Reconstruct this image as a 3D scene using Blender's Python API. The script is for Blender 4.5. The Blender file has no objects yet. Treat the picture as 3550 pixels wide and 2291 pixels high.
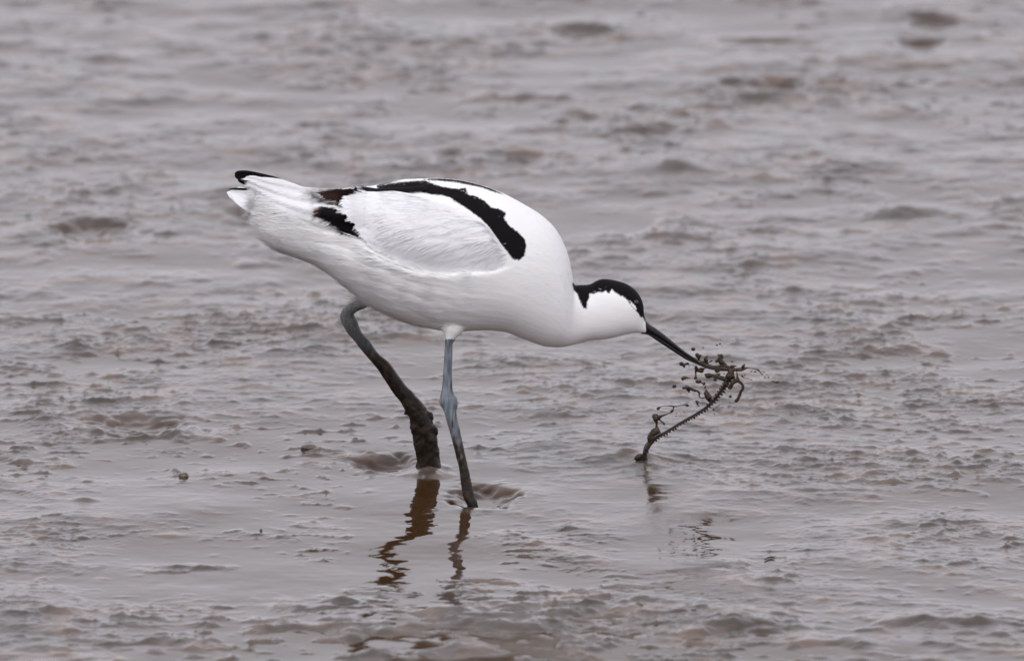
import bpy, math, random
import numpy as np
from mathutils import Vector
from mathutils.bvhtree import BVHTree
random.seed(7); rng = np.random.default_rng(7)
scene = bpy.context.scene
col = scene.collection

# ------------------------------------------------------------------ camera
PITCH = math.radians(12.5); DIST = 15.0; S = 0.0002          # metres per photo pixel at the bird
CX, CY = 1775.0, 1145.5
SP, CP = math.sin(PITCH), math.cos(PITCH)
TGT = np.array([0.0, 0.0, 0.1096])
CAM = TGT + DIST*np.array([0, -CP, SP])
cam_d = bpy.data.cameras.new("camera"); cam = bpy.data.objects.new("camera", cam_d); col.objects.link(cam)
cam.location = CAM; cam.rotation_euler = (math.pi/2-PITCH, 0, 0)
cam_d.sensor_width = 36; cam_d.lens = 36*DIST/(3550*S)
cam_d.clip_start = 0.5; cam_d.clip_end = 3000
cam_d.dof.use_dof = True; cam_d.dof.focus_distance = DIST; cam_d.dof.aperture_fstop = 12.5
scene.camera = cam
# ------------------------------------------------------------------ overcast sky + soft sun
SUN_EL, SUN_AZ = math.radians(54), math.radians(200)
w = bpy.data.worlds.new("World"); scene.world = w; w.use_nodes = True
nt = w.node_tree; nt.nodes.clear()
def N(t, typ, **kw):
    n = t.nodes.new(typ)
    for k, v in kw.items(): setattr(n, k, v)
    return n
out = N(nt, 'ShaderNodeOutputWorld'); bg = N(nt, 'ShaderNodeBackground')
sky = N(nt, 'ShaderNodeTexSky', sky_type='NISHITA', sun_disc=False, sun_elevation=SUN_EL, sun_rotation=SUN_AZ)
sky.dust_density = 4.0
hs = N(nt, 'ShaderNodeHueSaturation'); hs.inputs['Saturation'].default_value = 0.15
tc = N(nt, 'ShaderNodeTexCoord'); cl = N(nt, 'ShaderNodeTexNoise')
cl.inputs['Scale'].default_value = 2.2; cl.inputs['Detail'].default_value = 5
cr = N(nt, 'ShaderNodeValToRGB')                              # layered cloud: brighter and darker banks
cr.color_ramp.elements[0].position = .32; cr.color_ramp.elements[0].color = (.80, .80, .885, 1)
cr.color_ramp.elements[1].position = .70; cr.color_ramp.elements[1].color = (1.0, .975, 1.045, 1)
sc = N(nt, 'ShaderNodeVectorMath', operation='SCALE'); sc.inputs['Scale'].default_value = 11.0
mx = N(nt, 'ShaderNodeMix', data_type='RGBA'); mx.inputs['Factor'].default_value = 0.88
L = nt.links
L.new(sky.outputs[0], hs.inputs['Color']); L.new(tc.outputs['Generated'], cl.inputs['Vector'])
sx = N(nt, 'ShaderNodeSeparateXYZ'); gr = N(nt, 'ShaderNodeMapRange')      # the cloud deck thins to a brighter band above the horizon
L.new(tc.outputs['Generated'], sx.inputs[0]); L.new(sx.outputs['Z'], gr.inputs['Value'])
gr.inputs['From Min'].default_value = .22; gr.inputs['From Max'].default_value = .62; gr.inputs['To Min'].default_value = 12.4; gr.inputs['To Max'].default_value = 9.6
L.new(gr.outputs[0], sc.inputs['Scale'])
L.new(cl.outputs['Fac'], cr.inputs[0]); L.new(cr.outputs[0], sc.inputs[0])
L.new(hs.outputs[0], mx.inputs[6]); L.new(sc.outputs[0], mx.inputs[7])
L.new(mx.outputs[2], bg.inputs[0]); bg.inputs[1].default_value = 0.116
L.new(bg.outputs[0], out.inputs[0])
sd = bpy.data.lights.new("sun", 'SUN'); sd.energy = 1.3; sd.angle = math.radians(35); sd.color = (1, .98, .95)
so = bpy.data.objects.new("sun", sd); col.objects.link(so)
d = Vector((math.sin(SUN_AZ)*math.cos(SUN_EL), math.cos(SUN_AZ)*math.cos(SUN_EL), math.sin(SUN_EL)))
so.rotation_euler = d.to_track_quat('Z', 'Y').to_euler(); so.location = (0, 0, 5)
scene.view_settings.view_transform = 'Standard'; scene.view_settings.look = 'None'
scene.view_settings.exposure = 0.0; scene.view_settings.gamma = 1

# ------------------------------------------------------------------ helpers
def P(px, py, y):
    """point seen at photo pixel (px,py) lying on the vertical plane at depth y"""
    dx = (px-CX)*S; u = (CY-py)*S
    dy = DIST*CP + u*SP; dz = -DIST*SP + u*CP
    t = (y-CAM[1])/dy
    return np.array([CAM[0]+dx*t, y, CAM[2]+dz*t])
def G(px, py, z=0.0):
    dx = (px-CX)*S; u = (CY-py)*S
    dy = DIST*CP + u*SP; dz = -DIST*SP + u*CP
    t = (z-CAM[2])/dz
    return np.array([CAM[0]+dx*t, CAM[1]+dy*t])
def proj(V):
    R = V - CAM
    f = R[:, 1]*CP - R[:, 2]*SP; u = R[:, 1]*SP + R[:, 2]*CP
    return CX + R[:, 0]/f*DIST/S, CY - u/f*DIST/S
def yc(px): return (px-1500)*S*0.20                          # the bird is turned a little away
def hashg(ix, iy, seed):
    h = (ix.astype(np.int64)*374761393 + iy.astype(np.int64)*668265263 + seed*2147483647) & 0xffffffff
    h = ((h ^ (h >> 13))*1274126177) & 0xffffffff
    h = h ^ (h >> 16)
    return (h & 0xffff)/65536.0*2*math.pi
def perlin(x, y, seed=0):
    xi = np.floor(x); yi = np.floor(y); xf = x-xi; yf = y-yi
    xi = xi.astype(np.int64); yi = yi.astype(np.int64)
    u = xf*xf*xf*(xf*(xf*6-15)+10); v = yf*yf*yf*(yf*(yf*6-15)+10)
    r = 0
    for a in (0, 1):
        for b in (0, 1):
            g = hashg(xi+a, yi+b, seed)
            r = r + (np.cos(g)*(xf-a)+np.sin(g)*(yf-b))*(u if a else 1-u)*(v if b else 1-v)
    return r*1.5
def smooth(a, b, x):
    t = np.clip((x-a)/(b-a), 0, 1); return t*t*(3-2*t)
def sdpoly(px, py, poly):
    """signed distance in photo pixels, positive inside"""
    poly = np.array(poly, float); n = len(poly)
    dmin = np.full(px.shape, 1e9); inside = np.zeros(px.shape, bool)
    for i in range(n):
        a = poly[i]; b = poly[(i+1) % n]; e = b-a
        wx = px-a[0]; wy = py-a[1]
        t = np.clip((wx*e[0]+wy*e[1])/(e@e+1e-9), 0, 1)
        dmin = np.minimum(dmin, np.hypot(wx-e[0]*t, wy-e[1]*t))
        c = ((a[1] > py) != (b[1] > py))
        xc = a[0] + (py-a[1])*(e[0])/(e[1] if abs(e[1]) > 1e-9 else 1e-9)
        inside ^= (c & (px < xc))
    return np.where(inside, dmin, -dmin)
def link(o, parent=None):
    col.objects.link(o)
    if parent is not None: o.parent = parent
    return o
def mesh_obj(name, V, F, mat, parent=None, colors=None, shade=True, attrs=None):
    me = bpy.data.meshes.new(name)
    V = np.asarray(V, dtype=np.float32); 
    if isinstance(F, np.ndarray):
        k = F.shape[1]; me.vertices.add(len(V)); me.vertices.foreach_set('co', V.ravel())
        me.loops.add(F.size); me.polygons.add(len(F))
        me.loops.foreach_set('vertex_index', F.astype(np.int32).ravel())
        me.polygons.foreach_set('loop_start', np.arange(0, F.size, k, dtype=np.int32))
        me.update(calc_edges=True); me.validate()
    else:
        me.from_pydata([tuple(map(float, v)) for v in V], [], F)
    if shade: me.polygons.foreach_set('use_smooth', np.ones(len(me.polygons), bool))
    if colors is not None:
        ca = me.color_attributes.new('col', 'FLOAT_COLOR', 'POINT')
        ca.data.foreach_set('color', np.c_[colors, np.ones(len(colors))].astype(np.float32).ravel())
    for k, a in (attrs or {}).items():
        at = me.attributes.new(k, 'FLOAT', 'POINT'); at.data.foreach_set('value', a.astype(np.float32))
    me.materials.append(mat); me.update()
    return link(bpy.data.objects.new(name, me), parent)
def tag(o, label=None, cat=None, group=None, kind=None):
    if label: o['label'] = label
    if cat: o['category'] = cat
    if group: o['group'] = group
    if kind: o['kind'] = kind
def crom(pts, n):
    """Catmull-Rom through rows of an array, n samples per span"""
    p = np.array(pts, float); p = np.vstack([2*p[0]-p[1], p, 2*p[-1]-p[-2]])
    o = []
    for i in range(1, len(p)-2):
        for k in range(n):
            t = k/n
            o.append(.5*((2*p[i])+(-p[i-1]+p[i+1])*t+(2*p[i-1]-5*p[i]+4*p[i+1]-p[i+2])*t*t+(-p[i-1]+3*p[i]-3*p[i+1]+p[i+2])*t**3))
    o.append(p[-2]); return np.array(o)
def tube(C, R, seg=12, flat=None, cap=True):
    """rounded tube through world points C with radii R (m)"""
    C = np.array(C, float); R = np.array(R, float)
    T = np.gradient(C, axis=0); T /= np.linalg.norm(T, axis=1)[:, None]+1e-12
    if cap:
        c0 = [C[0]-T[0]*R[0]*k for k in (.97, .7)]; r0 = [R[0]*.25, R[0]*.72]
        c1 = [C[-1]+T[-1]*R[-1]*k for k in (.7, .97)]; r1 = [R[-1]*.72, R[-1]*.25]
        C = np.vstack([c0, C, c1]); R = np.r_[r0, R, r1]; T = np.vstack([T[:1], T[:1], T, T[-1:], T[-1:]])
    V = []; F = []
    up = np.array([0, 1.0, 0])
    for i in range(len(C)):
        n = np.cross(T[i], up); ln = np.linalg.norm(n)
        n = n/ln if ln > 1e-3 else np.array([1., 0, 0])
        b = np.cross(T[i], n); b /= np.linalg.norm(b)
        for k in range(seg):
            a = 2*math.pi*k/seg
            V.append(C[i] + R[i]*(n*math.cos(a) + b*math.sin(a)*(flat or 1)))
    m = len(C)
    for i in range(m-1):
        for k in range(seg):
            F.append([i*seg+k, i*seg+(k+1) % seg, (i+1)*seg+(k+1) % seg, (i+1)*seg+k])
    F.append(list(range(seg))[::-1]); F.append([(m-1)*seg+k for k in range(seg)])
    return np.array(V), F
def join(parts):
    V = []; F = []; n = 0
    for v, f in parts:
        V.append(v); F += [[i+n for i in q] for q in f]; n += len(v)
    return np.vstack(V), F
def remesh(V, F, voxel, smooth_it=3):
    me = bpy.data.meshes.new('tmp'); me.from_pydata([tuple(map(float, v)) for v in V], [], F)
    o = bpy.data.objects.new('tmp', me); col.objects.link(o)
    m = o.modifiers.new('r', 'REMESH'); m.mode = 'VOXEL'; m.voxel_size = voxel
    if smooth_it:
        s = o.modifiers.new('s', 'SMOOTH'); s.factor = .5; s.iterations = smooth_it
    dg = bpy.context.evaluated_depsgraph_get(); ev = o.evaluated_get(dg); e = ev.to_mesh()
    n = len(e.vertices); v = np.zeros(n*3, np.float32); e.vertices.foreach_get('co', v)
    f = np.zeros(len(e.polygons)*4, np.int32); e.polygons.foreach_get('vertices', f)
    ev.to_mesh_clear(); bpy.data.objects.remove(o); bpy.data.meshes.remove(me)
    return v.reshape(-1, 3).astype(float), f.reshape(-1, 4)
def vnormals(V, F):
    n = np.cross(V[F[:, 2]]-V[F[:, 0]], V[F[:, 3]]-V[F[:, 1]])
    vn = np.zeros_like(V)
    for k in range(4): np.add.at(vn, F[:, k], n)
    return vn/(np.linalg.norm(vn, axis=1)[:, None]+1e-15)

# ------------------------------------------------------------------ materials
def base_mat(name):
    m = bpy.data.materials.new(name); m.use_nodes = True
    return m, m.node_tree, m.node_tree.nodes['Principled BSDF']
def feather_mat(name, bump=.25, transl=.0, stretch=(500, 500, 1600)):
    m, t, b = base_mat(name)
    a = N(t, 'ShaderNodeVertexColor', layer_name='col')
    tc = N(t, 'ShaderNodeTexCoord'); mp = N(t, 'ShaderNodeMapping'); mp.inputs['Scale'].default_value = stretch
    mp.inputs['Rotation'].default_value = (0, .25, 0)
    n = N(t, 'ShaderNodeTexNoise'); n.inputs['Scale'].default_value = 1; n.inputs['Detail'].default_value = 3
    bp = N(t, 'ShaderNodeBump'); bp.inputs['Strength'].default_value = bump; bp.inputs['Distance'].default_value = .0004
    t.links.new(tc.outputs['Object'], mp.inputs[0]); t.links.new(mp.outputs[0], n.inputs['Vector'])
    t.links.new(n.outputs['Fac'], bp.inputs['Height']); t.links.new(bp.outputs[0], b.inputs['Normal'])
    t.links.new(a.outputs[0], b.inputs['Base Color'])
    b.inputs['Roughness'].default_value = .65; b.inputs['Specular IOR Level'].default_value = .06
    if 'Sheen Weight' in b.inputs: b.inputs['Sheen Weight'].default_value = 0.0
    if transl:
        tr = N(t, 'ShaderNodeBsdfTranslucent'); ms = N(t, 'ShaderNodeMixShader'); ms.inputs[0].default_value = transl
        o = t.nodes['Material Output']; t.links.new(a.outputs[0], tr.inputs[0])
        t.links.new(b.outputs[0], ms.inputs[1]); t.links.new(tr.outputs[0], ms.inputs[2]); t.links.new(ms.outputs[0], o.inputs[0])
    return m
M_body = feather_mat('body_plumage', .30, 0, (260, 260, 900))
M_feather = feather_mat('feathers', .3, 0, (120, 400, 1500))
M_barb = feather_mat('downy_barbs', 0, .08)
def mud_mat(name, c1, c2, rough=.22, bump=.6, scale=900):
    m, t, b = base_mat(name)
    tc = N(t, 'ShaderNodeTexCoord'); n = N(t, 'ShaderNodeTexNoise'); n.inputs['Scale'].default_value = scale*.4; n.inputs['Detail'].default_value = 4
    r = N(t, 'ShaderNodeValToRGB'); r.color_ramp.elements[0].color = (*c1, 1); r.color_ramp.elements[1].color = (*c2, 1)
    r.color_ramp.elements[0].position = .35; r.color_ramp.elements[1].position = .65
    n2 = N(t, 'ShaderNodeTexNoise'); n2.inputs['Scale'].default_value = scale; n2.inputs['Detail'].default_value = 3
    bp = N(t, 'ShaderNodeBump'); bp.inputs['Strength'].default_value = bump; bp.inputs['Distance'].default_value = .0006
    for a_ in (n, n2): t.links.new(tc.outputs['Object'], a_.inputs['Vector'])
    t.links.new(n.outputs['Fac'], r.inputs[0]); t.links.new(r.outputs[0], b.inputs['Base Color'])
    t.links.new(n2.outputs['Fac'], bp.inputs['Height']); t.links.new(bp.outputs[0], b.inputs['Normal'])
    b.inputs['Roughness'].default_value = rough; b.inputs['IOR'].default_value = 1.38
    return m
M_splash = mud_mat('wet_flung_mud', (.010, .006, .0035), (.048, .028, .015), .22)
M_lump = mud_mat('mud_lump', (.05, .038, .03), (.11, .085, .065), .2, .3)
M_worm = mud_mat('worm_skin', (.008, .007, .009), (.040, .024, .016), .35, .4)
def plain(name, c, rough, spec=.5, bump=0):
    m, t, b = base_mat(name); b.inputs['Base Color'].default_value = (*c, 1); b.inputs['Roughness'].default_value = rough
    b.inputs['Specular IOR Level'].default_value = spec
    if bump:
        tc = N(t, 'ShaderNodeTexCoord'); n = N(t, 'ShaderNodeTexNoise'); n.inputs['Scale'].default_value = 500
        bp = N(t, 'ShaderNodeBump'); bp.inputs['Strength'].default_value = bump; bp.inputs['Distance'].default_value = .0004
        t.links.new(tc.outputs['Object'], n.inputs['Vector']); t.links.new(n.outputs['Fac'], bp.inputs['Height']); t.links.new(bp.outputs[0], b.inputs['Normal'])
    return m
M_eye = plain('eye', (.006, .005, .005), .08)
def bill_material():
    m, t, b = base_mat('bill_horn')
    a = N(t, 'ShaderNodeVertexColor', layer_name='col'); t.links.new(a.outputs[0], b.inputs['Base Color'])
    tc = N(t, 'ShaderNodeTexCoord'); n = N(t, 'ShaderNodeTexNoise'); n.inputs['Scale'].default_value = 300; n.inputs['Detail'].default_value = 3
    bp = N(t, 'ShaderNodeBump'); bp.inputs['Strength'].default_value = .35; bp.inputs['Distance'].default_value = .0005
    t.links.new(tc.outputs['Object'], n.inputs['Vector']); t.links.new(n.outputs['Fac'], bp.inputs['Height']); t.links.new(bp.outputs[0], b.inputs['Normal'])
    b.inputs['Roughness'].default_value = .28; b.inputs['Specular IOR Level'].default_value = .3; return m
M_bill = bill_material()

# ------------------------------------------------------------------ the mudflat: one sheet to the horizon
def graded(lo, a, b, hi, step, stepb=None, c=None):
    core = list(np.arange(a, b, step))
    if stepb: core += list(np.arange(b, c, stepb)); b = c
    o = []; x = core[0]; s = step
    while x > lo: s *= 1.12; x -= s; o.append(x)
    o = o[::-1]; p = []; x = core[-1]; s = stepb or step
    while x < hi: s *= 1.12; x += s; p.append(x)
    return np.array(o+core+p)
gx = graded(-250, -.47, .47, 250, .00085)
gy = graded(-40, -.64, .55, 400, .0019, .0038, 2.05)
X, Y = np.meshgrid(gx, gy)
NX, NY = len(gx), len(gy)
far = 1/(1+np.maximum(np.abs(X)-.6, 0)*2+np.maximum(Y-2., 0)*.8+np.maximum(-.7-Y, 0)*2)
wx = X*.80 + .012*perlin(X*9, Y*9, 90); wy = Y + .012*perlin(X*9, Y*9, 91)
lowf = .0030*perlin(wx*5, wy*6, 1) + .0021*perlin(wx*13, wy*14, 2)
patch = smooth(-.25, .45, perlin(wx*7, wy*5, 3) + .5*perlin(wx*19, wy*16, 4))      # rough patches between smooth film
# calm film round the feet and where the legs mirror, rough ridge of lumps in the foreground
def ell(cx, cy, rx, ry, X=X, Y=Y):
    return ((X-cx)/rx)**2 + ((Y-cy)/ry)**2
calm = np.ones_like(X)
for (px, py, rx, ry, k) in ((1520, 1700, .045, .13, .82), (1490, 1830, .055, .10, .72), (2370, 1900, .05, .17, .92), (2250, 1700, .05, .06, .5),
                            (500, 1760, .07, .06, .8), (1950, 1760, .05, .08, .6), (600, 2050, .06, .05, .6), (3100, 1980, .06, .05, .5), (1000, 2000, .04, .04, .6)):
    g = G(px, py); calm *= 1-k*np.exp(-ell(g[0], g[1], rx, ry))
fore = smooth(G(0, 2040)[1], G(0, 2180)[1], Y + .03*perlin(X*6, Y*6, 8))*(.5+.5*smooth(-.35, .0, -np.abs(X-.0)+.02*0-0.0+0.05))
mid = perlin((wx-.30*wy)*30, (wy+.10*wx)*31, 5); mid2 = perlin((wx+.25*wy)*50, wy*58, 6); sm = perlin(X*66, Y*92, 7); sm2 = perlin(X*105+5, Y*140, 18); fine = perlin(X*190, Y*240, 9)
farw = smooth(.1, .9, Y)
mud = lowf + calm*(.45+.55*patch)*(.0015*mid + .0012*mid2)*(1-.15*farw) + calm*(.45+.55*patch)*(.00050*sm + .0026*np.maximum(sm-.20, 0)+.0016*np.maximum(sm2-.22, 0)+.0016*np.maximum(fine-.26, 0)+.0014*np.maximum(perlin(X*190, Y*290, 19)-.34, 0))
mud += fore*(.0068*np.maximum(perlin(wx*27+3, wy*24, 15)-.02, 0) + .0020*mid2*smooth(-.2,.3,mid) + .0004*sm)
farw = smooth(.1, .9, Y)                                       # the far mud is a little lumpier
mud += farw*calm*(.0032*np.maximum(perlin(wx*16, wy*13, 21)-.22, 0) + .0013*perlin(wx*24, wy*20, 22)+.0005*mid)
dip = np.zeros_like(X)
def bump(px, py, w_, d_, h, sharp=1.0, rot=0.0):
    """lump (h>0) or hollow (h<0) at a spot of the ground; w_ across and d_ deep, in metres"""
    global mud
    g = G(px, py); dx = X-g[0]; dy = Y-g[1]
    if rot: c, s_ = math.cos(rot), math.sin(rot); dx, dy = dx*c+dy*s_, -dx*s_+dy*c
    sel = (np.abs(dx) < 4*w_) & (np.abs(dy) < 4*d_)
    r = (dx[sel]/w_)**2 + (dy[sel]/d_)**2
    nz = np.maximum(.3, 1+.55*perlin(X[sel]*45, Y[sel]*45, int(px) % 97)+.4*perlin(X[sel]*110, Y[sel]*110, int(px) % 89))
    if h > 0: h *= .85
    mud[sel] += h*np.exp(-(r*nz)**sharp)
    if h < 0: dip[sel] += h*.8*np.exp(-(r*nz)**sharp)
def hollow(px, py, w_, d_, h, rim=.25):
    bump(px, py, w_, d_, -h, 1.8); bump(px, py+d_*SP/S*1.25, w_*1.15, d_*.45, h*rim); bump(px, py-d_*SP/S*1.2, w_*1.1, d_*.35, h*rim*.8)
# hollows (the far wall faces us) and lumps that the photograph shows
for a in ((2700, 300, .017, .022, .0085), (2530, 300, .010, .014, .005), (3230, 75, .018, .020, .006), (3190, 150, .016, .020, .006),
          (1565, 540, .008, .014, .005), (1740, 545, .012, .015, .0045), (1850, 545, .012, .014, .004), (330, 800, .028, .030, .006),
          (850, 742, .016, .018, .005), (2600, 355, .018, .015, .003), (1330, 1605, .020, .020, .009), (460, 1478, .026, .030, .006),
          (1760, 950, .01, .01, .0), (2000, 115, .02, .02, .004), (2650, 150, .03, .015, .003)): hollow(*a)
for a in ((375, 205, .018, .014, .004), (780, 745, .014, .014, .004), (860, 920, .012, .012, .003), (2350, 590, .014, .012, .004), (3100, 740, .02, .015, .004),
          (3200, 735, .03, .015, .003), (2060, 100, .02, .014, .004), (2170, 130, .016, .012, .003), (1790, 160, .008, .01, .004), (2000, 395, .02, .015, .003),
          (1830, 335, .03, .012, .003), (2280, 445, .03, .015, .003), (2480, 430, .012, .015, .005), (2800, 800, .03, .016, .003), (335, 1492, .007, .010, .004),
          (600, 1508, .013, .008, .0045), (640, 1520, .014, .006, .0025), (1315, 1611, .010, .006, .0042), (290, 1740, .009, .007, .003),
          (610, 1965, .016, .010, .0032), (750, 1965, .014, .008, .003), (60, 2140, .02, .014, .004), (220, 2125, .02, .010, .003), (1085, 1560, .009, .007, .003), (260, 1205, .013, .010, .004),
          (50, 1270, .02, .012, .003), (2500, 1245, .02, .01, .0025), (3100, 1210, .02, .012, .003), (2080, 1370, .02, .012, .0025), (1900, 1430, .016, .010, .002),
          (2800, 1700, .012, .006, .002), (2100, 1600, .014, .009, .003), (2170, 1590, .010, .008, .003), (1050, 1740, .010, .004, .0015),
          (1650, 2010, .022, .004, .0028), (1700, 2150, .02, .012, .004), (1350, 2190, .02, .013, .004), (1000, 2110, .016, .01, .003),
          (2050, 2050, .018, .010, .003), (2150, 2030, .018, .007, .002), (2600, 2185, .05, .012, .003), (3300, 2160, .05, .015, .004), (1185, 2085, .009, .008, .004)):
    bump(*a)
# mud drawn up round the far leg, the dimple of the near foot, the worm's burrow
bump(1488, 1632, .0125, .020, .0056, .8); bump(1440, 1650, .020, .014, .0026, 1, -.3); bump(1550, 1650, .018, .014, .002)
bump(1676, 1722, .020, .030, -.0085, 2.0); bump(1700, 1690, .020, .014, .0016); bump(1650, 1775, .030, .012, .0016)
bump(2238, 1606, .012, .016, .0055, .8)
film = lowf*.5 + .00022*perlin(wx*30, wy*20, 31)*calm + .00006*perlin(X*90, Y*60, 32) + (.00019*perlin(wx*36, wy*48, 34) + .00010*perlin(X*75, Y*105, 35))*(1.2-calm)
lvl = -.0002 + .0008*fore + .0016*(1-calm)*(1-fore) + .0006*perlin(X*3.3, Y*3.3, 33)
film = film + lvl + dip
k = .00030                                                      # smooth max: water film lies in the lows
hh = np.logaddexp(mud/k, film/k)*k
pool = 1/(1+np.exp(-(film-mud)/k))
Z = hh*far + 0
V = np.c_[X.ravel(), Y.ravel(), Z.ravel()]
idx = np.arange(NX*NY).reshape(NY, NX)
F = np.stack([idx[:-1, :-1].ravel(), idx[:-1, 1:].ravel(), idx[1:, 1:].ravel(), idx[1:, :-1].ravel()], 1)
def ground_mat():
    m, t, b = base_mat('wet_mud'); lk = t.links
    ge = N(t, 'ShaderNodeNewGeometry'); at = N(t, 'ShaderNodeAttribute', attribute_name='pool')
    def noise(scale, det, vec=(1, 1, 1), rough=.5):
        mp = N(t, 'ShaderNodeMapping'); mp.inputs['Scale'].default_value = vec
        n = N(t, 'ShaderNodeTexNoise'); n.inputs['Scale'].default_value = scale; n.inputs['Detail'].default_value = det; n.inputs['Roughness'].default_value = rough
        lk.new(ge.outputs['Position'], mp.inputs[0]); lk.new(mp.outputs[0], n.inputs['Vector']); return n
    n1 = noise(22, 5); r1 = N(t, 'ShaderNodeValToRGB')
    e = r1.color_ramp.elements; e[0].position = .36; e[0].color = (.050, .039, .032, 1); e[1].position = .62; e[1].color = (.130, .094, .078, 1)
    e2 = r1.color_ramp.elements.new(.5); e2.color = (.078, .062, .056, 1)
    lk.new(n1.outputs['Fac'], r1.inputs[0])
    mxc = N(t, 'ShaderNodeMix', data_type='RGBA'); lk.new(at.outputs['Fac'], mxc.inputs['Factor'])
    lk.new(r1.outputs[0], mxc.inputs[6]); mxc.inputs[7].default_value = (.042, .020, .0065, 1)
    lk.new(mxc.outputs[2], b.inputs['Base Color'])
    mr = N(t, 'ShaderNodeMapRange'); mr.inputs['To Min'].default_value = .14; mr.inputs['To Max'].default_value = .010
    lk.new(at.outputs['Fac'], mr.inputs['Value']); lk.new(mr.outputs[0], b.inputs['Roughness'])
    b.inputs['IOR'].default_value = 1.38
    n3 = noise(420, 4, (1, .8, 1), .6); n4 = noise(110, 3)
    b1 = N(t, 'ShaderNodeBump'); b1.inputs['Distance'].default_value = .00035
    mr2 = N(t, 'ShaderNodeMapRange'); mr2.inputs['To Min'].default_value = .8; mr2.inputs['To Max'].default_value = .02
    lk.new(at.outputs['Fac'], mr2.inputs['Value']); lk.new(mr2.outputs[0], b1.inputs['Strength']); lk.new(n3.outputs['Fac'], b1.inputs['Height'])
    b2 = N(t, 'ShaderNodeBump'); b2.inputs['Distance'].default_value = .0006; b2.inputs['Strength'].default_value = .08
    lk.new(n4.outputs['Fac'], b2.inputs['Height']); lk.new(b1.outputs[0], b2.inputs['Normal']); lk.new(b2.outputs[0], b.inputs['Normal'])
    return m
mf = mesh_obj('mudflat', V, F, ground_mat(), attrs={'pool': pool.ravel()})
tag(mf, 'wet grey brown tidal mud with a shiny water film', kind='structure')
def ground_z(x, y):
    i = np.clip(np.searchsorted(gx, x), 0, NX-1); j = np.clip(np.searchsorted(gy, y), 0, NY-1); return float(Z[j, i])

# ------------------------------------------------------------------ the bird
R1 = lambda x, y: (750+x*.2923, 550+y*.2923)
R2 = lambda x, y: (1200+x*.3897, 580+y*.3897)
R3 = lambda x, y: (1900+x*.2208, 900+y*.2208)
R5 = lambda x, y: (1130+x*.2923, 1000+y*.2923)
R6 = lambda x, y: (1130+x*.3247, 1350+y*.3247)
ST = [ # top x,y  bottom x,y  half width
 (905,705, 922,768, 14),(950,668, 945,838, 52),(1030,660, 1000,880, 88),(1120,657, 1080,915, 125),(1200,655, 1160,965, 155),
 (1290,645, 1230,1020, 182),(1380,627, 1310,1074, 203),(1470,618, 1400,1114, 215),(1560,622, 1500,1137, 220),(1650,637, 1590,1147, 221),
 (1740,668, 1680,1143, 217),(1823,712, 1750,1149, 207),(1882,749, 1800,1168, 194),(1925,791, 1850,1187, 177),(1956,845, 1890,1199, 160),
 (1975,900, 1925,1202, 143),(1984,950, 1955,1201, 124),(1992,988, 1985,1195, 98),(2012,988, 2010,1189, 82),(2044,986, 2044,1180, 76),
 (2075,971, 2075,1177, 77),(2100,967, 2099,1175, 78),(2138,973, 2128,1169, 77),(2172,984, 2155,1162, 72),(2200,1003, 2180,1157, 64),
 (2221,1030, 2200,1154, 53),(2231,1060, 2215,1154, 41),(2233,1090, 2228,1155, 30),(2240,1112, 2240,1155, 21)]
st = crom(ST, 5)
SEG = 56
BV = []; BF = []
for (tx, ty, bx_, by_, hw) in st:
    y0 = yc((tx+bx_)/2); Tw = P(tx, ty, y0); Bw = P(bx_, by_, y0); C0 = (Tw+Bw)/2
    ax = (Tw-Bw)/2; a = np.linalg.norm(ax); ax /= a; b = hw*S
    a = math.sqrt(max(a*a-(b*math.tan(PITCH))**2, a*a*.3))
    for k in range(SEG):
        th = 2*math.pi*k/SEG; c, s_ = math.cos(th), math.sin(th)
        ex = 2/2.15
        V_ = C0 + ax*a*math.copysign(abs(c)**ex, c) + np.array([0, 1, 0])*b*math.copysign(abs(s_)**ex, s_)*(1-.06*c)
        BV.append(V_)
for i in range(len(st)-1):
    for k in range(SEG): BF.append([i*SEG+k, i*SEG+(k+1) % SEG, (i+1)*SEG+(k+1) % SEG, (i+1)*SEG+k])
BF.append(list(range(SEG))[::-1]); BF.append([(len(st)-1)*SEG+k for k in range(SEG)])
BV = np.array(BV)
base_tree = BVHTree.FromPolygons([Vector(v) for v in BV], BF)
CAMV = Vector(CAM)
def yplane(px): return yc(px) - float(np.interp(px, [780, 900, 1000, 1100, 1200, 1300], [.0015, .006, .012, .020, .026, .028]))
_s = np.array(ST, float); TOPX = np.r_[_s[:18, 0]]; TOPY = np.r_[_s[:18, 1]]
def surf(px, py, off=0.0):
    """point on the near side of the bird's trunk seen at a pixel, lifted by off metres"""
    kk = float(smooth(1210, 1330, px))
    if px < 1990: py = py + (max(py, float(np.interp(px, TOPX, TOPY))+5)-py)*kk
    q = P(px, py, 0); dr = (Vector(q)-CAMV).normalized()
    h = base_tree.ray_cast(CAMV, dr)
    yf = yplane(px) + S*40*math.tanh((700-py)/40)*.7; nrm = Vector((0, -1, 0)); y = yf
    if h[0] is not None:
        m0 = min(h[0].y, yf); y = m0*(1-kk)+h[0].y*kk
        if kk > .5: nrm = h[1]
    p = P(px, py, y)
    n = np.array(nrm)
    if n[1] > 0: n = -n
    return p + off*(0.75*np.array([0, -1, 0]) + .25*n)
def sagmirror(V):
    V = V.copy()
    for _ in range(1):
        px = CX + V[:, 0]/S
        V[:, 1] = 2*yc(px) - V[:, 1]
    return V
def leg(pairs, ys):
    """pairs: left and right edge pixels"""
    C = []; R = []
    for (lx, ly, rx, ry), y in zip(pairs, ys):
        C.append(P((lx+rx)/2, (ly+ry)/2, y)); R.append(math.hypot(rx-lx, ry-ly)/2*S)
    A = crom(np.c_[np.array(C), np.array(R)], 5)
    return A[:, :3], A[:, 3]
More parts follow.
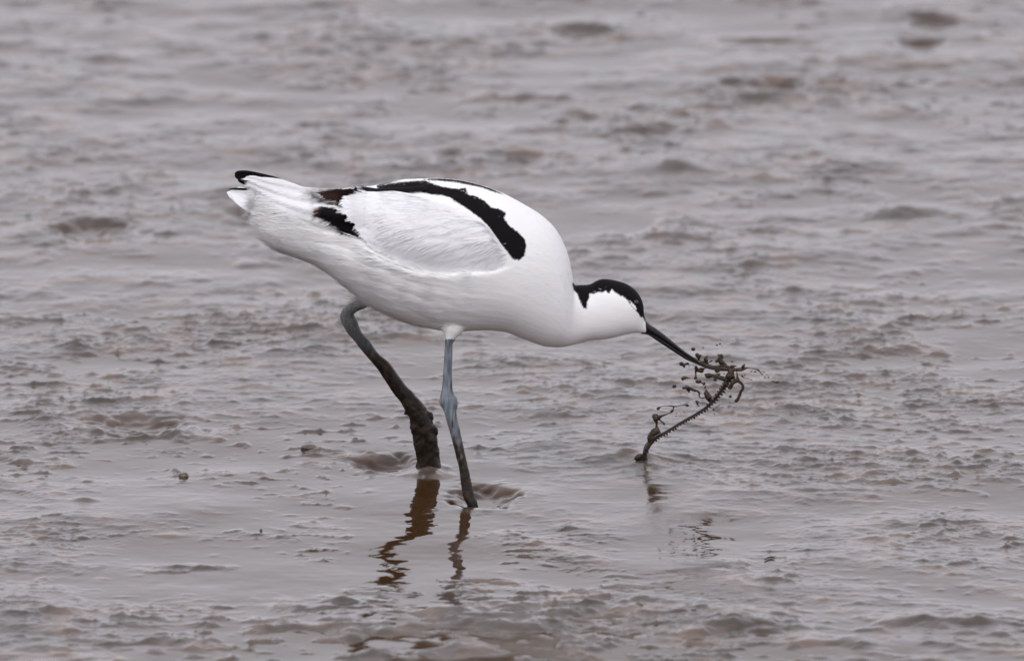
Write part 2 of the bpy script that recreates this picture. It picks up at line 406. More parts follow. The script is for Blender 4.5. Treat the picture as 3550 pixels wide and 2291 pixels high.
near = [(1548,1085,1592,1085),(1544,1150,1578,1150),(1542,1183,1570,1183),(1540,1230,1569,1230),(1536,1292,1567,1292),(1532,1345,1569,1345),(1527,1368,1575,1366),(1522,1390,1586,1386),(1530,1408,1588,1404),
        (1539,1425,1583,1425),(1547,1455,1586,1452),(1558,1493,1595,1490),(1575,1558,1609,1555),(1591,1626,1624,1622),(1600,1691,1638,1688),(1606,1722,1645,1720),(1622,1755,1658,1750),(1640,1800,1665,1800)]
nC, nR = leg(near, np.linspace(-.022, -.048, len(near)))
farp = [(1275,1000,1305,1035),(1245,1036,1278,1060),(1220,1047,1248,1074),(1196,1062,1228,1088),(1181,1082,1226,1096),(1180,1102,1232,1106),(1188,1122,1241,1118),(1200,1146,1247,1137),(1220,1166,1260,1164),(1240,1195,1283,1185),
        (1262,1222,1301,1213),(1284,1248,1321,1237),(1308,1275,1355,1268),(1335,1316,1384,1308),(1362,1360,1410,1340),(1388,1392,1440,1372),
        (1404,1425,1468,1403),(1416,1448,1488,1436),(1422,1478,1502,1466),(1430,1520,1514,1505),(1438,1560,1519,1548),(1443,1592,1527,1585),(1440,1630,1532,1625),(1440,1680,1530,1680)]
fC, fR = leg(farp, np.linspace(.022, .050, len(farp)))
parts = [(BV, BF)]
nv = tube(nC, nR, 16); parts.append(nv)
# mud-caked far leg: knobbly below the shin
fv, ff = tube(fC, fR, 20)
parts.append((fv, ff))
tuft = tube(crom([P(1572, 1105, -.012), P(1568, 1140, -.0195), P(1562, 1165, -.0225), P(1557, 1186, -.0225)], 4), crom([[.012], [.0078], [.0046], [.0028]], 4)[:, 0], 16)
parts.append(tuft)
thigh = tube([P(1330, 1015, .02), P(1285, 1035, .022), P(1262, 1050, .0225)], [.012, .006, .0035], 14); parts.append(thigh)
# heel spur, tarsal knob, toes of the near foot
parts.append(tube([P(1420, 1405, .043), P(1410, 1425, .042), P(1402, 1436, .041)], [.0035, .002, .0007], 8))
parts.append(tube([P(1488, 1440, .043), P(1494, 1448, .043)], [.003, .0022], 8))
parts.append(tube([P(1500, 1488, .044), P(1506, 1500, .044)], [.0034, .0028], 8))
0 and parts.append(tube([P(1640, 1740, -.047), P(1672, 1748, -.047), P(1698, 1741, -.044), P(1722, 1731, -.040)], [.0028, .0021, .0018, .0012], 8, .6))
0 and parts.append(tube([P(1638, 1730, -.046), P(1655, 1718, -.038), P(1668, 1709, -.032)], [.0024, .0020, .0014], 8, .6))
Vb, Fb = remesh(*join(parts), .00085, 3)
px, py = proj(Vb)
vn = vnormals(Vb, Fb)
ycv = yc(px); near_side = Vb[:, 1] < ycv
legm = np.zeros(len(Vb))
def dist_poly(V, C, R):
    dm = np.full(len(V), 9.); 
    for c, r in zip(C, R): dm = np.minimum(dm, np.linalg.norm(V-c, axis=1)-r)
    return dm
nlow = nC[nC[:, 2] < P(0, 1178, -.022)[2]]; nlr = nR[nC[:, 2] < P(0, 1178, -.022)[2]]
isn = (dist_poly(Vb, nlow, nlr) < .0030) & (py > 1176)
flow_ = fC[6:]
isf = (dist_poly(Vb, fC[4:], fR[4:]) < .0045) & (py > 1000+(px-1200)*.763+7) & (px < 1600)
# body underside must stay feathered
isf &= ~((px > 1270) & (py < 1150))
isn |= (py > 1215) & (px > np.interp(py, [1215, 1400, 1500, 1700], [1520, 1508, 1540, 1570])) & (px < 1800)
isf |= (py > 1240) & (px < 1560) & (px > 1200)
isf &= ~isn; leg_any = isn | isf
# knobbly mud on the far leg
kn = perlin(px/24, py/34, 41)+.35*perlin(px/9, py/12, 42)
amt = isf*(.25*smooth(1230, 1330, py)+.75*smooth(1330,1430,py))*.00085
Vb += vn*(kn*amt)[:, None]
amt = isn*smooth(1520, 1600, py)*.0003
Vb += vn*(kn*amt)[:, None]
# flank feathers overlap the lower edge of the folded wing
EDGE = [R2(60, 560), R2(130, 640), R2(215, 740), R2(330, 810), R2(450, 850), R2(540, 890), R2(640, 925), R2(800, 947), R2(1000, 943), R2(1150, 932), R2(1320, 930), R2(1450, 890), R2(1560, 830), R2(1600, 760)]
ed = np.array(EDGE)
def edge_sd(px, py):
    """distance below the wing's lower edge (positive under it)"""
    dmin = np.full(px.shape, 1e9); sg = np.zeros(px.shape)
    for i in range(len(ed)-1):
        a, b = ed[i], ed[i+1]; e = b-a; wx_, wy_ = px-a[0], py-a[1]
        t = np.clip((wx_*e[0]+wy_*e[1])/(e@e), 0, 1); dx, dy = wx_-e[0]*t, wy_-e[1]*t
        dd = np.hypot(dx, dy); cr_ = e[0]*dy-e[1]*dx
        m = dd < dmin; dmin = np.where(m, dd, dmin); sg = np.where(m, np.sign(cr_), sg)
    return dmin*sg
Vm = Vb.copy(); m_ = ~near_side; Vm[m_] = sagmirror(Vb[m_]); ppx, ppy = proj(Vm)
es = edge_sd(ppx, ppy)
endf = smooth(1215, 1330, ppx)*(1-smooth(1620, 1810, ppx))
lip = (.0024*smooth(-12, 14, es)*np.exp(-np.maximum(es, 0)/110) - .0018*smooth(-60, -5, es)*(es < 0)*1)*endf*(np.abs(vn[:, 1]) > .25)*(~leg_any)
# soft folds in the flank plumage
fold = (.0006*perlin(ppx/130, (ppy-.22*ppx)/34, 44) + .00022*perlin(ppx/70, (ppy-.22*ppx)/15, 45))*(1-.85*smooth(1500, 1750, ppx))
fold = fold*(~leg_any)*smooth(905, 1000, ppx)*(1-smooth(2150, 2230, ppx))
off = lip + fold
Vb[:, 1] += np.where(near_side, -1, 1)*lip
Vb += vn*fold[:, None]
# plumage pattern
stripe = [R2(*p) for p in ((262,168),(400,142),(550,128),(700,116),(780,150),(850,172),(950,192),(1000,197),(1060,190),(1080,250),(1150,262),(1230,308),(1290,368),(1350,375),(1412,410),(1398,460),(1450,530),(1520,578),(1578,636),(1597,700),(1580,780),(1540,820),(1490,812),(1450,760),(1390,690),(1340,620),(1300,560),(1250,500),(1200,450),(1130,400),(1060,350),(970,300),(920,265),(850,250),(760,245),(600,205),(480,187),(290,192))]
stripe_far = [R2(*p) for p in ((690,112),(820,120),(960,133),(1080,155),(1200,180),(1320,222),(1430,250),(1445,225),(1400,190),(1250,130),(1050,80),(850,80),(700,95))]
cap = [R3(*p) for p in ((375,372),(400,475),(450,530),(480,600),(520,690),(555,765),(605,770),(612,680),(650,590),(650,540),(720,540),(790,505),(850,520),(900,490),(960,530),(1000,470),(1060,520),(1130,560),(1200,600),(1260,650),(1320,740),(1370,800),(1420,850),(1440,890),(1490,910),(1520,970),(1540,1010),(1640,1000),(1560,700),(1450,480),(1200,300),(860,230),(500,340))]
lid = [R3(*p) for p in ((1285,645),(1320,672),(1365,725),(1395,780),(1375,785),(1330,740),(1300,700))]
wingb = [R1(*p) for p in ((1600,780),(1660,850),(1730,920),(1790,960),(1860,1060),(1920,1130),(1860,1110),(1780,1020),(1700,950),(1630,870))]
WHITE = np.array([.80, .80, .815]); BLACK = np.array([.006, .005, .006])
def pattern(px, py, jit):
    """plumage colour at a spot of the near side (the far side is its mirror image)"""
    s = np.maximum.reduce([sdpoly(px, py, stripe)+3*smooth(1500, 1650, px), sdpoly(px, py, stripe_far), sdpoly(px, py, cap)])
    s = np.where(sdpoly(px, py, lid) > 0, -5, s)
    k = smooth(-2.0, 2.0, s+jit)[:, None]
    warm = (.5+.5*perlin(px/60, py/60, 50))[:, None]
    wh = WHITE*(1-.05*warm*np.array([0, .3, 1.]))
    dirt = (smooth(1150, 1195, py)*smooth(1960, 2050, px)*.18)[:, None]      # mud-stained chin
    tuft_shade = (smooth(1126, 1150, py)*(1-smooth(40, 60, np.abs(px-1560))))[:, None]; wh = wh*(1-tuft_shade*np.array([.20, .21, .24]))      # thigh tuft: shade painted into its white, down to the belly's tone
    wh = wh*(1-dirt*np.array([.3, .7, 1.]))
    return wh*(1-k)+BLACK*k
Vm = Vb.copy(); Vm[m_] = sagmirror(Vb[m_]); ppx, ppy = proj(Vm)
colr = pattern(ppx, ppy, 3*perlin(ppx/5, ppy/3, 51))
# legs: blue grey skin, mud stained lower down
ln_ = perlin(px/14, py/20, 60); ln2 = perlin(px/6, py/45, 61)
bluegrey = np.array([.130, .148, .172])[None]*(1+.55*ln2[:, None]-.5*smooth(.1, .5, perlin(px/7, py/60, 64))[:, None]) ; olive = np.array([.075, .082, .082])[None]*(1+.45*ln2[:, None])
mudc = np.array([.013, .009, .006])[None]*(1+.9*np.maximum(ln_, -.6)[:, None]) + np.array([.022, .010, .004])*np.maximum(perlin(px/25, py/30, 62), 0)[:, None]
yel = np.array([.16, .14, .085])
kn_ = smooth(1470, 1570, py + 45*ln_ + (px-np.interp(py, [1400, 1740], [1555, 1640]))*-.6)[:, None]
cn = bluegrey*(1-kn_) + mudc*kn_
yk = (smooth(.1, .6, perlin(px/9, py/28, 63))*smooth(1400, 1480, py)*(1-smooth(1600, 1660, py)))[:, None]; cn = cn*(1-.6*yk)+yel*.6*yk
olive = olive*(1+.9*(1-smooth(1110, 1190, py))[:, None]*(.6+.8*np.abs(perlin(px/6+py/20, py/6, 65))[:, None]*2))
kf_ = smooth(1190, 1255, py + 25*ln_)[:, None]
cf = olive*(1-kf_)+mudc*kf_
colr[isn] = cn[isn]; colr[isf] = cf[isf]

bird = bpy.data.objects.new('wading_bird', None); link(bird); bird.location = (float(P(1500, 0, 0)[0]), 0, 0)
OFF = np.array(bird.location)
tag(bird, 'black and white long legged bird bending to pull a worm with its upcurved bill', 'bird')
mat_leg, t_, b_ = base_mat('leg_skin')
a_ = N(t_, 'ShaderNodeVertexColor', layer_name='col'); t_.links.new(a_.outputs[0], b_.inputs['Base Color']); b_.inputs['Roughness'].default_value = .42; b_.inputs['Specular IOR Level'].default_value = .25
tcn = N(t_, 'ShaderNodeTexCoord'); nn = N(t_, 'ShaderNodeTexNoise'); nn.inputs['Scale'].default_value = 700; nn.inputs['Detail'].default_value = 3
bb = N(t_, 'ShaderNodeBump'); bb.inputs['Strength'].default_value = .35; bb.inputs['Distance'].default_value = .0005
t_.links.new(tcn.outputs['Object'], nn.inputs['Vector']); t_.links.new(nn.outputs['Fac'], bb.inputs['Height']); t_.links.new(bb.outputs[0], b_.inputs['Normal'])
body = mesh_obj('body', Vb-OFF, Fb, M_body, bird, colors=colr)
body.data.materials.append(mat_leg)
fm = leg_any[Fb].all(axis=1).astype(np.int32); body.data.polygons.foreach_set('material_index', fm)

# --- feathers laid on the trunk
def feather(b0, tip, width, off0, off1, cfun, n=16, m=6, curve=0.0, tipw=.5, basew=.55, camber=.0006, mirror=False, yoff=0.0):
    b0 = np.array(b0, float); tip = np.array(tip, float); dv = tip-b0; ln = np.hypot(*dv); t_ = dv/ln; nrm = np.array([-t_[1], t_[0]])
    V = []; C = []
    for i in range(n+1):
        t = i/n
        wd = width/2*(basew+(1-basew)*min(1, t*2.2))*math.sqrt(max(0.0, 1-max(0, (t-(1-tipw))/tipw)**2.4))
        wd = max(wd, .4)
        c = b0 + dv*t + nrm*curve*math.sin(math.pi*t)*ln
        for j in range(m+1):
            s = j/m*2-1
            q = c + nrm*s*wd
            of = off0+(off1-off0)*t - camber*s*s + .00004*random.random()
            V.append(surf(q[0], q[1], of)+np.array([0, yoff, 0])); C.append(cfun(t, s, q))
    F = [[i*(m+1)+j, (i+1)*(m+1)+j, (i+1)*(m+1)+j+1, i*(m+1)+j+1] for i in range(n) for j in range(m)]
    return np.array(V), F, np.array(C)
def fjoin(fs):
    V = []; F = []; C = []; n = 0
    for v, f, c in fs: V.append(v); C.append(c); F += [[i+n for i in q] for q in f]; n += len(v)
    return np.vstack(V), F, np.vstack(C)
W_ = np.array([.82, .82, .84]); BR = np.array([.028, .013, .009]); BK = np.array([.007, .006, .007])
white = lambda t, s, q: W_
def tipcol(t0, c=BK, soft=.04):
    return lambda t, s, q: (lambda k: W_*(1-k)+c*k)(float(smooth(t0-soft, t0+soft, t+.02*math.sin(s*9))))
flight = []
# long black-tipped primaries lying over the tail
for b0, tp, wd, o, cf_, cv in (((1060, 664), (813, 601), 36, .0002, lambda t, s, q: BK*(1.6 if s > .82 else 1), .02), ((1060, 676), (823, 613), 42, .0006, lambda t, s, q: (np.array([.2, .18, .17]) if (t > .975) else BK), .018)):
    flight.append(feather(b0, tp, wd, o, o, cf_, curve=cv, n=40, tipw=.26, basew=.6) if tp[0] > 818 else feather(b0, tp, wd, o, o, cf_, curve=cv, n=40, tipw=.26, basew=.25))
# smooth vane of the folded white inner flight feathers
rt = crom([(866, 610, 862, 638), (885, 609, 880, 660), (930, 619, 915, 690), (1000, 636, 975, 728), (1080, 650, 1050, 762), (1160, 654, 1130, 790), (1250, 656, 1230, 830), (1340, 655, 1330, 870)], 8)
BRP = [R1(*q_) for q_ in ((1075, 410), (1240, 372), (1450, 352), (1900, 335), (2000, 400), (1900, 470), (1600, 560), (1480, 555), (1300, 522), (1170, 470))]
BKP = [R1(*q_) for q_ in ((1205, 695), (1215, 585), (1290, 558), (1440, 580), (1500, 620), (1900, 700), (2000, 1150), (1900, 1125), (1840, 1080), (1760, 985), (1690, 935), (1610, 880), (1540, 862), (1440, 800), (1320, 742))]
EDG = [R1(*q_) for q_ in ((1237, 372), (1240, 420), (1290, 460), (1380, 500), (1480, 512))]
def rearcol(px_, py_):
    px_ = np.atleast_1d(np.asarray(px_, float)); py_ = np.atleast_1d(np.asarray(py_, float)); jx = 3.0*perlin(px_/18, py_/2.4, 88)
    soft = np.interp(px_, [1085, 1125, 1170], [20, 9, 3]); a_ = sdpoly(px_, py_, BRP)+jx-soft*.15
    kb = np.clip(a_/(2*soft)+.5, 0, 1)[:, None]
    de = np.full(px_.shape, 99.)
    for i in range(len(EDG)-1):
        a, b = np.array(EDG[i]), np.array(EDG[i+1]); e = b-a; t = np.clip(((px_-a[0])*e[0]+(py_-a[1])*e[1])/(e@e), 0, 1); de = np.minimum(de, np.hypot(px_-a[0]-e[0]*t, py_-a[1]-e[1]*t))
    kb = kb*(1-.55*np.exp(-(de/2.2)**2))[:, None]
    softk = np.interp(px_, [1110, 1130], [5, 2.5]); kk_ = np.clip((sdpoly(px_, py_, BKP)+jx)/(2*softk)+.5, 0, 1)[:, None]
    rim = BK*(1-np.clip((1128-px_)/14, 0, 1)[:, None])+np.array([.06, .03, .02])*np.clip((1128-px_)/14, 0, 1)[:, None]
    bd = np.clip((px_-1150)/110, 0, 1)[:, None]; c = W_*(1-kb)+(BR*(1-bd)+BK*bd)*kb; kk_ = kk_*(1-smooth(1262, 1282, px_))[:, None]; return c*(1-kk_)+rim*kk_
rt = crom(rt[::8], 26)
RV = []; NT2 = 54; RP = []
for ii, (ax_, ay_, bx2, by2) in enumerate(rt):
    for j in range(NT2+1):
        t = j/NT2; q = (ax_+(bx2-ax_)*t, ay_+(by2-ay_)*t); RP.append(q); RV.append(surf(q[0], q[1], .0014+.0010*math.sin(math.pi*t)-.0022*t**3 + .00022*math.sin(t*20+ii*.015)))
RP = np.array(RP); RC = rearcol(RP[:, 0], RP[:, 1])
RF = [[i*(NT2+1)+j, (i+1)*(NT2+1)+j, (i+1)*(NT2+1)+j+1, i*(NT2+1)+j+1] for i in range(len(rt)-1) for j in range(NT2)]
flight.append((np.array(RV), RF, np.array(RC)))
for b0, tp, wd, o, cv in (((1060, 660), (866, 622), 34, .0019, .03), ((1060, 680), (900, 652), 44, .0020, .02)):
    flight.append(feather(b0, tp, wd, o, o+.0001, white, curve=cv, n=24, m=8, tipw=.6, camber=.0004))
# brown greater coverts with soft ends
def fade(c, t0=.75):
    return lambda t, s, q: (lambda k: c*(1-k)+W_*k)(float(smooth(t0, 1.0, t+.05*abs(s))))
# black tertials curving over the back
for b0, tp, wd, o in (((1480, 655), (1235, 662), 18, .0030), ((1470, 648), (1262, 660), 14, .0034)):
    flight.append(feather(b0, tp, wd, o, o, lambda t, s, q: BK, n=20, curve=-.02))
coverts = []
UP = ((-60,200),(0,190),(290,198),(480,193),(600,211),(760,250),(850,256),(920,271),(970,306),(1060,356),(1130,406),(1200,456),(1250,506),(1300,566),(1340,626),(1390,696),(1450,766),(1500,826))
upl = np.array([R2(*p) for p in UP])
rows_old = [ # start line, end line, count, length, width: rows of overlapping coverts from the back edge forward
 ((1190, 672), (1232, 800), 7, 150, 46, .0062), ((1250, 664), (1330, 868), 8, 135, 46, .0066), ((1320, 668), (1425, 915), 9, 130, 48, .0069),
 ((1400, 672), (1530, 928), 9, 125, 50, .0071), ((1480, 690), (1640, 925), 9, 120, 50, .0072), ((1560, 715), (1730, 905), 8, 115, 48, .0071), ((1640, 760), (1800, 890), 7, 105, 44, .0068),
 ((1700, 790), (1850, 865), 6, 95, 40, .0064), ((1760, 830), (1880, 850), 4, 90, 36, .0060)]
def inw(q, o):
    es_ = float(edge_sd(np.array([q[0]]), np.array([q[1]]))[0]); return es_
_surf = surf
def surf_w(px_, py_, off_):
    es_ = inw((px_, py_), 0)
    tt = min(max((-es_-8)/110, 0), 1); tt = tt*tt*(3-2*tt)
    fr = min(max((1960-px_)/140, 0), 1)
    top = 1.0
    yu = float(np.interp(px_, upl[:, 0], upl[:, 1])); ku = float(smooth(-4, 16, py_-yu)) if px_ > 1240 else 1.0
    if ku < 1: off_ = off_*ku - .0010*(1-ku)
    kb_ = float(smooth(1235, 1345, px_)); oA = off_*tt*fr - .0009*(1-tt)
    oB = off_*(.12+.88*tt)*smooth(1200, 1290, px_)+off_*(1-smooth(1200, 1290, px_))
    o = oA*kb_+oB*(1-kb_)
    return _surf(px_, py_, float(o))
surf = surf_w
# smooth wing shell under the coverts, lofted between its upper and lower edge
wt = crom([(1192, 676, 1300, 868), (1300, 664, 1345, 885), (1400, 668, 1420, 925), (1500, 690, 1520, 940), (1600, 730, 1640, 940), (1700, 790, 1740, 925), (1800, 840, 1820, 885)], 16)
SV = []; SC = []; NT = 48
for ii, (ax_, ay_, bx2, by2) in enumerate(wt):
    for j in range(NT+1):
        t = j/NT; q = [ax_+(bx2-ax_)*t, ay_+(by2-ay_)*t]
        if ii < 16: q[0] += float(np.interp(t, [0, .1, .27, .38, .5, .6, .7, .85, 1], [0, -15, -33, -29, -20, -21, -20, -14, 0]))*(1-ii/16) + (math.sin(t*40)*4*(1-ii/16) if t < .95 else 0)
        # soft overlapping feather folds sweeping back and down
        vv = q[1] + .22*(q[0]-1500) + .0011*(q[0]-1500)*(q[1]-700)*.35; tri = (vv/34+.35*float(perlin(np.array([q[0]/150]), np.array([q[1]/60]), 31)[0])) % 1.0
        rel = (tri**2*(1-float(smooth(.86, 1, tri))))*float(smooth(700, 800, q[1]))*.8+.1
        SV.append(surf_w(q[0], q[1], float(np.interp(q[0], [1330, 1600], [.0044, .0029]))+.00055*rel+.0004*float(perlin(np.array([q[0]/120]), np.array([q[1]/45]), 32)[0]))); SC.append(W_)
surf = _surf
SF = [[i*(NT+1)+j, (i+1)*(NT+1)+j, (i+1)*(NT+1)+j+1, i*(NT+1)+j+1] for i in range(len(wt)-1) for j in range(NT)]
coverts.append((np.array(SV), SF, np.array(SC)))
cv_V, cv_F, cv_C = fjoin(coverts); fl_V, fl_F, fl_C = fjoin(flight)
def dropfar(V, k):
    M = sagmirror(V); M[:, 2] -= np.maximum(M[:, 1]-V[:, 1], 0)*k + .0004; return M
for side in (0, 1):
    a, b = (cv_V, fl_V) if side == 0 else (dropfar(cv_V, .10), dropfar(fl_V, .34))
    wg = mesh_obj('wing', a-OFF, cv_F, M_feather, bird, colors=cv_C)
    wg['label'] = 'white near wing with brown and black edged feathers' if side == 0 else 'far wing hidden behind the back'
    fo = mesh_obj('flight_feathers', b-OFF, fl_F, M_feather, wg, colors=fl_C)
# tail
tail = []
for i in range(6):
    t = i/5; y_ = .006 + .0035*i
    tail.append(feather((1060-8*i, 735+i*6), (785+i*5, 674+2*i), 46+3*i, 0, 0, (lambda t, s, q: W_*.95), n=20, m=6, yoff=y_, curve=-.05+.0*i, tipw=.35, basew=1.0))
for i in range(5):
    tail.append(feather((1060, 800+i*4), (800+i*18, 684+i*9), 34, 0, 0, (lambda t, s, q: W_*.92), n=20, m=6, yoff=.005+.004*i, curve=-.045, tipw=.3, basew=1.3))
tv, tf, tcl = fjoin(tail); mesh_obj('tail', tv-OFF, tf, M_feather, bird, colors=tcl)
pv, pf, pc = fjoin([feather((905, 668), (792, 661), 9, 0, 0, lambda t, s, q: BK, yoff=.004, n=12, m=3, curve=.03)])
mesh_obj('primary_feather', pv-OFF, pf, M_feather, bird, colors=pc)['label'] = 'thin black feather tip sticking out above the tail'

# --- fine barbs: soft edges and streaks of the plumage
def barbs():
    P0 = Vb[Fb].mean(axis=1); Nn = np.cross(Vb[Fb[:, 2]]-Vb[Fb[:, 0]], Vb[Fb[:, 3]]-Vb[Fb[:, 1]]); ar = np.linalg.norm(Nn, axis=1)/2; Nn /= (2*ar[:, None]+1e-15)
    ok = ~leg_any[Fb].any(axis=1)
    pr = ar*ok*(1+2.2*(CX+P0[:, 0]/S < 1130)); pr /= pr.sum(); n = 90000
    ii = rng.choice(len(P0), n, p=pr); p = P0[ii]; nr = Nn[ii]
    q = p.copy(); mm = p[:, 1] > yc(CX+p[:, 0]/S); q[mm] = sagmirror(p[mm]); ax_, ay_ = proj(q)
    # flow of the feathers: away from the bill, towards the tail, sagging a little on the belly
    fx = np.interp(ax_, [900, 1300, 1700, 1850, 1960, 2040, 2150, 2240], [-1, -1, -.95, -.8, -.75, -.95, -.9, -.6])
    low = np.clip((ay_-850)/300, 0, 1)
    fz = np.interp(ax_, [900, 1300, 1700, 1850, 1960, 2040, 2150, 2240], [.25, .12, .02, .25, .5, .05, .35, .7]) + low*np.interp(ax_, [1000, 1400, 1700, 1900], [.35, .25, .1, 0])
    fl = np.c_[fx, np.zeros(n), fz]; fl -= nr*(fl*nr).sum(1)[:, None]; fl /= np.linalg.norm(fl, axis=1)[:, None]+1e-9
    tf_ = (np.abs(ax_-1560) < 48) & (ay_ > 1128)
    fl[tf_] = np.array([0, 0, -1.])
    side = np.cross(fl, nr)
    fl = fl + side*rng.normal(0, .13, n)[:, None]; fl /= np.linalg.norm(fl, axis=1)[:, None]; side = np.cross(fl, nr)
    ln = np.interp(ax_, [930, 1100, 1500, 1900, 2000, 2240], [.018, .013, .009, .0065, .004, .0022])*rng.uniform(.6, 1.3, n)*(1+.35*low)
    ln = np.where(tf_, .0035, ln); lift = np.where(tf_, .2, 1)*np.interp(ax_, [930, 1200, 1600, 1750, 2000], [.22, .042, .022, .016, .016])*rng.uniform(.3, 1.3, n)
    wd = np.interp(ax_, [930, 1900, 2240], [.00026, .00024, .00014])*rng.uniform(.6, 1.3, n)
    blk = np.maximum(sdpoly(ax_-35, ay_, [R1(*q_) for q_ in ((1060, 420), (1240, 350), (1900, 340), (1900, 420), (1540, 440), (1500, 570), (1300, 530), (1160, 480))]), sdpoly(ax_-30, ay_, [R1(*q_) for q_ in ((1215, 700), (1220, 590), (1290, 555), (1440, 570), (1700, 640), (1900, 1100), (1700, 980), (1600, 860), (1300, 730))]))
    wpoly = [R2(*z) for z in UP] + [tuple(e) for e in ed[::-1][1:]] + [(1180, 760), (1050, 740), (1000, 650)]
    edge_ = np.minimum(np.abs(sdpoly(ax_, ay_, cap)), np.abs(sdpoly(ax_, ay_, stripe)))
    keep = (sdpoly(ax_, ay_, wpoly) < -2) & (blk < 6) & ~tf_ & ((ax_ < 1640+60*rng.random(n)) | (edge_ < 28) | (rng.random(n) < .13))
    c = pattern(ax_, ay_, rng.normal(0, 2.8, n)); c = c*rng.uniform(.97, 1.03, n)[:, None]; sst = np.abs(sdpoly(ax_, ay_, stripe)); ln = ln*np.where(sst < 45, .6, 1)
    p, nr, fl, side, ln, lift, wd, c = [z[keep] for z in (p, nr, fl, side, ln, lift, wd, c)]; n = len(p)
    rows_ = []
    K = 4
    for k in range(K+1):
        t = k/K
        ctr = p + fl*(ln*t)[:, None] + nr*(ln*(lift*t - .35*lift*t*t))[:, None] - nr*(.0002)
        w_ = wd*(1-t**2*.9)
        rows_.append(ctr - side*w_[:, None]); rows_.append(ctr + side*w_[:, None])
    Vv = np.stack(rows_, 1).reshape(-1, 3); bs = np.arange(n)[:, None]*(2*(K+1))
    Fv = np.concatenate([bs+np.array([2*k, 2*k+1, 2*k+3, 2*k+2])[None] for k in range(K)])
    return Vv, Fv, np.repeat(np.minimum(c, .84), 2*(K+1), axis=0)
v_, f_, c_ = barbs()
PB1 = [R1(*q_) for q_ in ((1060, 420), (1240, 350), (1900, 340), (1900, 420), (1540, 440), (1500, 570), (1300, 530), (1160, 480))]
PB2 = [R1(*q_) for q_ in ((1215, 700), (1220, 590), (1290, 555), (1440, 570), (1700, 640), (1900, 1100), (1700, 980), (1600, 860), (1300, 730))]
def cf_white(p, x_, y_): return np.repeat(W_[None], len(x_), 0)
def sheet_barbs(GV, GF, n, ln0, offn, cfn):
    GV = np.asarray(GV); GF = np.array(GF); A, B, C_, D_ = [GV[GF[:, k]] for k in range(4)]
    Nn = np.cross(C_-A, D_-B); ar = np.linalg.norm(Nn, axis=1); Nn /= ar[:, None]+1e-15; Nn *= np.where(Nn[:, 1] > 0, -1, 1)[:, None]
    ii = rng.choice(len(GF), n, p=ar/ar.sum()); u, v = rng.random(n)[:, None], rng.random(n)[:, None]
    p = A[ii]*(1-u)*(1-v)+B[ii]*u*(1-v)+C_[ii]*u*v+D_[ii]*(1-u)*v; nr = Nn[ii]; ax_, ay_ = proj(p)
    yu = np.interp(ax_, upl[:, 0], upl[:, 1]); yl = np.interp(ax_, ed[:, 0], ed[:, 1]); t = np.clip((ay_-yu)/(yl-yu+1), 0, 1)
    ang = np.radians(2+t*30+np.clip((ax_-1300)/600, 0, 1)*16 + 3*perlin(ax_/40, ay_/25, 77)); fl = np.c_[-np.cos(ang), np.zeros(n), -np.sin(ang)*.9]
    fl -= nr*(fl*nr).sum(1)[:, None]; fl /= np.linalg.norm(fl, axis=1)[:, None]; sd_ = np.cross(fl, nr)
    fl += sd_*rng.normal(0, .08, n)[:, None]; ln = ln0*rng.uniform(.5, 1.4, n)*np.interp(ax_-np.interp(ay_, [676, 725, 770, 809, 868], [1190, 1190, 1226, 1248, 1302]), [0, 60, 90], [.28, .5, 1] if cfn is cf_white else [1, 1, 1]); wd = .00028*rng.uniform(.6, 1.5, n); lf = rng.uniform(.003, .028, n)
    R_ = []
    for k in range(4):
        q = k/3; c_ = p + fl*(ln*q)[:, None] + nr*(offn+ln*lf*q*(1-.4*q))[:, None]; w_ = wd*(1-.9*q*q); R_ += [c_-sd_*w_[:, None], c_+sd_*w_[:, None]]
    bs = np.arange(n)[:, None]*8
    return np.stack(R_, 1).reshape(-1, 3), np.concatenate([bs+np.array([2*k, 2*k+1, 2*k+3, 2*k+2])[None] for k in range(3)]), np.repeat(np.clip(cfn(p, ax_, ay_)*rng.uniform(.97, 1.03, n)[:, None], 0, .84), 8, axis=0)
for GV, GF, n_, l_, of_ in ((SV, SF, 5500, .009, .0001), (RV, RF, 9000, .005, .0002)):
    a, b, c = sheet_barbs(GV, GF, n_, l_, of_, cf_white if GV is SV else (lambda p, x_, y_: rearcol(x_, y_))); f_ = np.vstack([f_, b+len(v_)]); v_ = np.vstack([v_, a]); c_ = np.vstack([c_, c])
mesh_obj('plumage', v_-OFF, f_, M_barb, bird, colors=c_)

# --- bill, two mandibles
def mandible(T, B, dep, wid, cfn):
    a = crom(np.c_[np.array(T), np.array(B), np.array(wid)[:, None]], 6); V = []; C = []; sg = 14
    for i, (tx, ty, bx_, by_, hw) in enumerate(a):
        yy = yc((tx+bx_)/2)+dep; Tw = P(tx, ty, yy); Bw = P(bx_, by_, yy); c0 = (Tw+Bw)/2; ax_ = (Tw-Bw)/2
        for k in range(sg):
            th = 2*math.pi*k/sg; V.append(c0+ax_*math.cos(th)+np.array([0, 1, 0])*hw*S*math.sin(th)); C.append(cfn(i/(len(a)-1), math.cos(th)))
    F = [[i*sg+k, i*sg+(k+1) % sg, (i+1)*sg+(k+1) % sg, (i+1)*sg+k] for i in range(len(a)-1) for k in range(sg)]
    F.append(list(range(sg))[::-1]); F.append([(len(a)-1)*sg+k for k in range(sg)])
    return np.array(V), F, np.array(C)
bc = lambda t, c: np.array([.007, .006, .007])*(1-smooth(.45, .8, t))+np.array([.035, .024, .015])*smooth(.45, .8, t) + np.array([.10, .10, .11])*float(smooth(.75, .95, -c))*(1-float(smooth(.3, .6, t)))
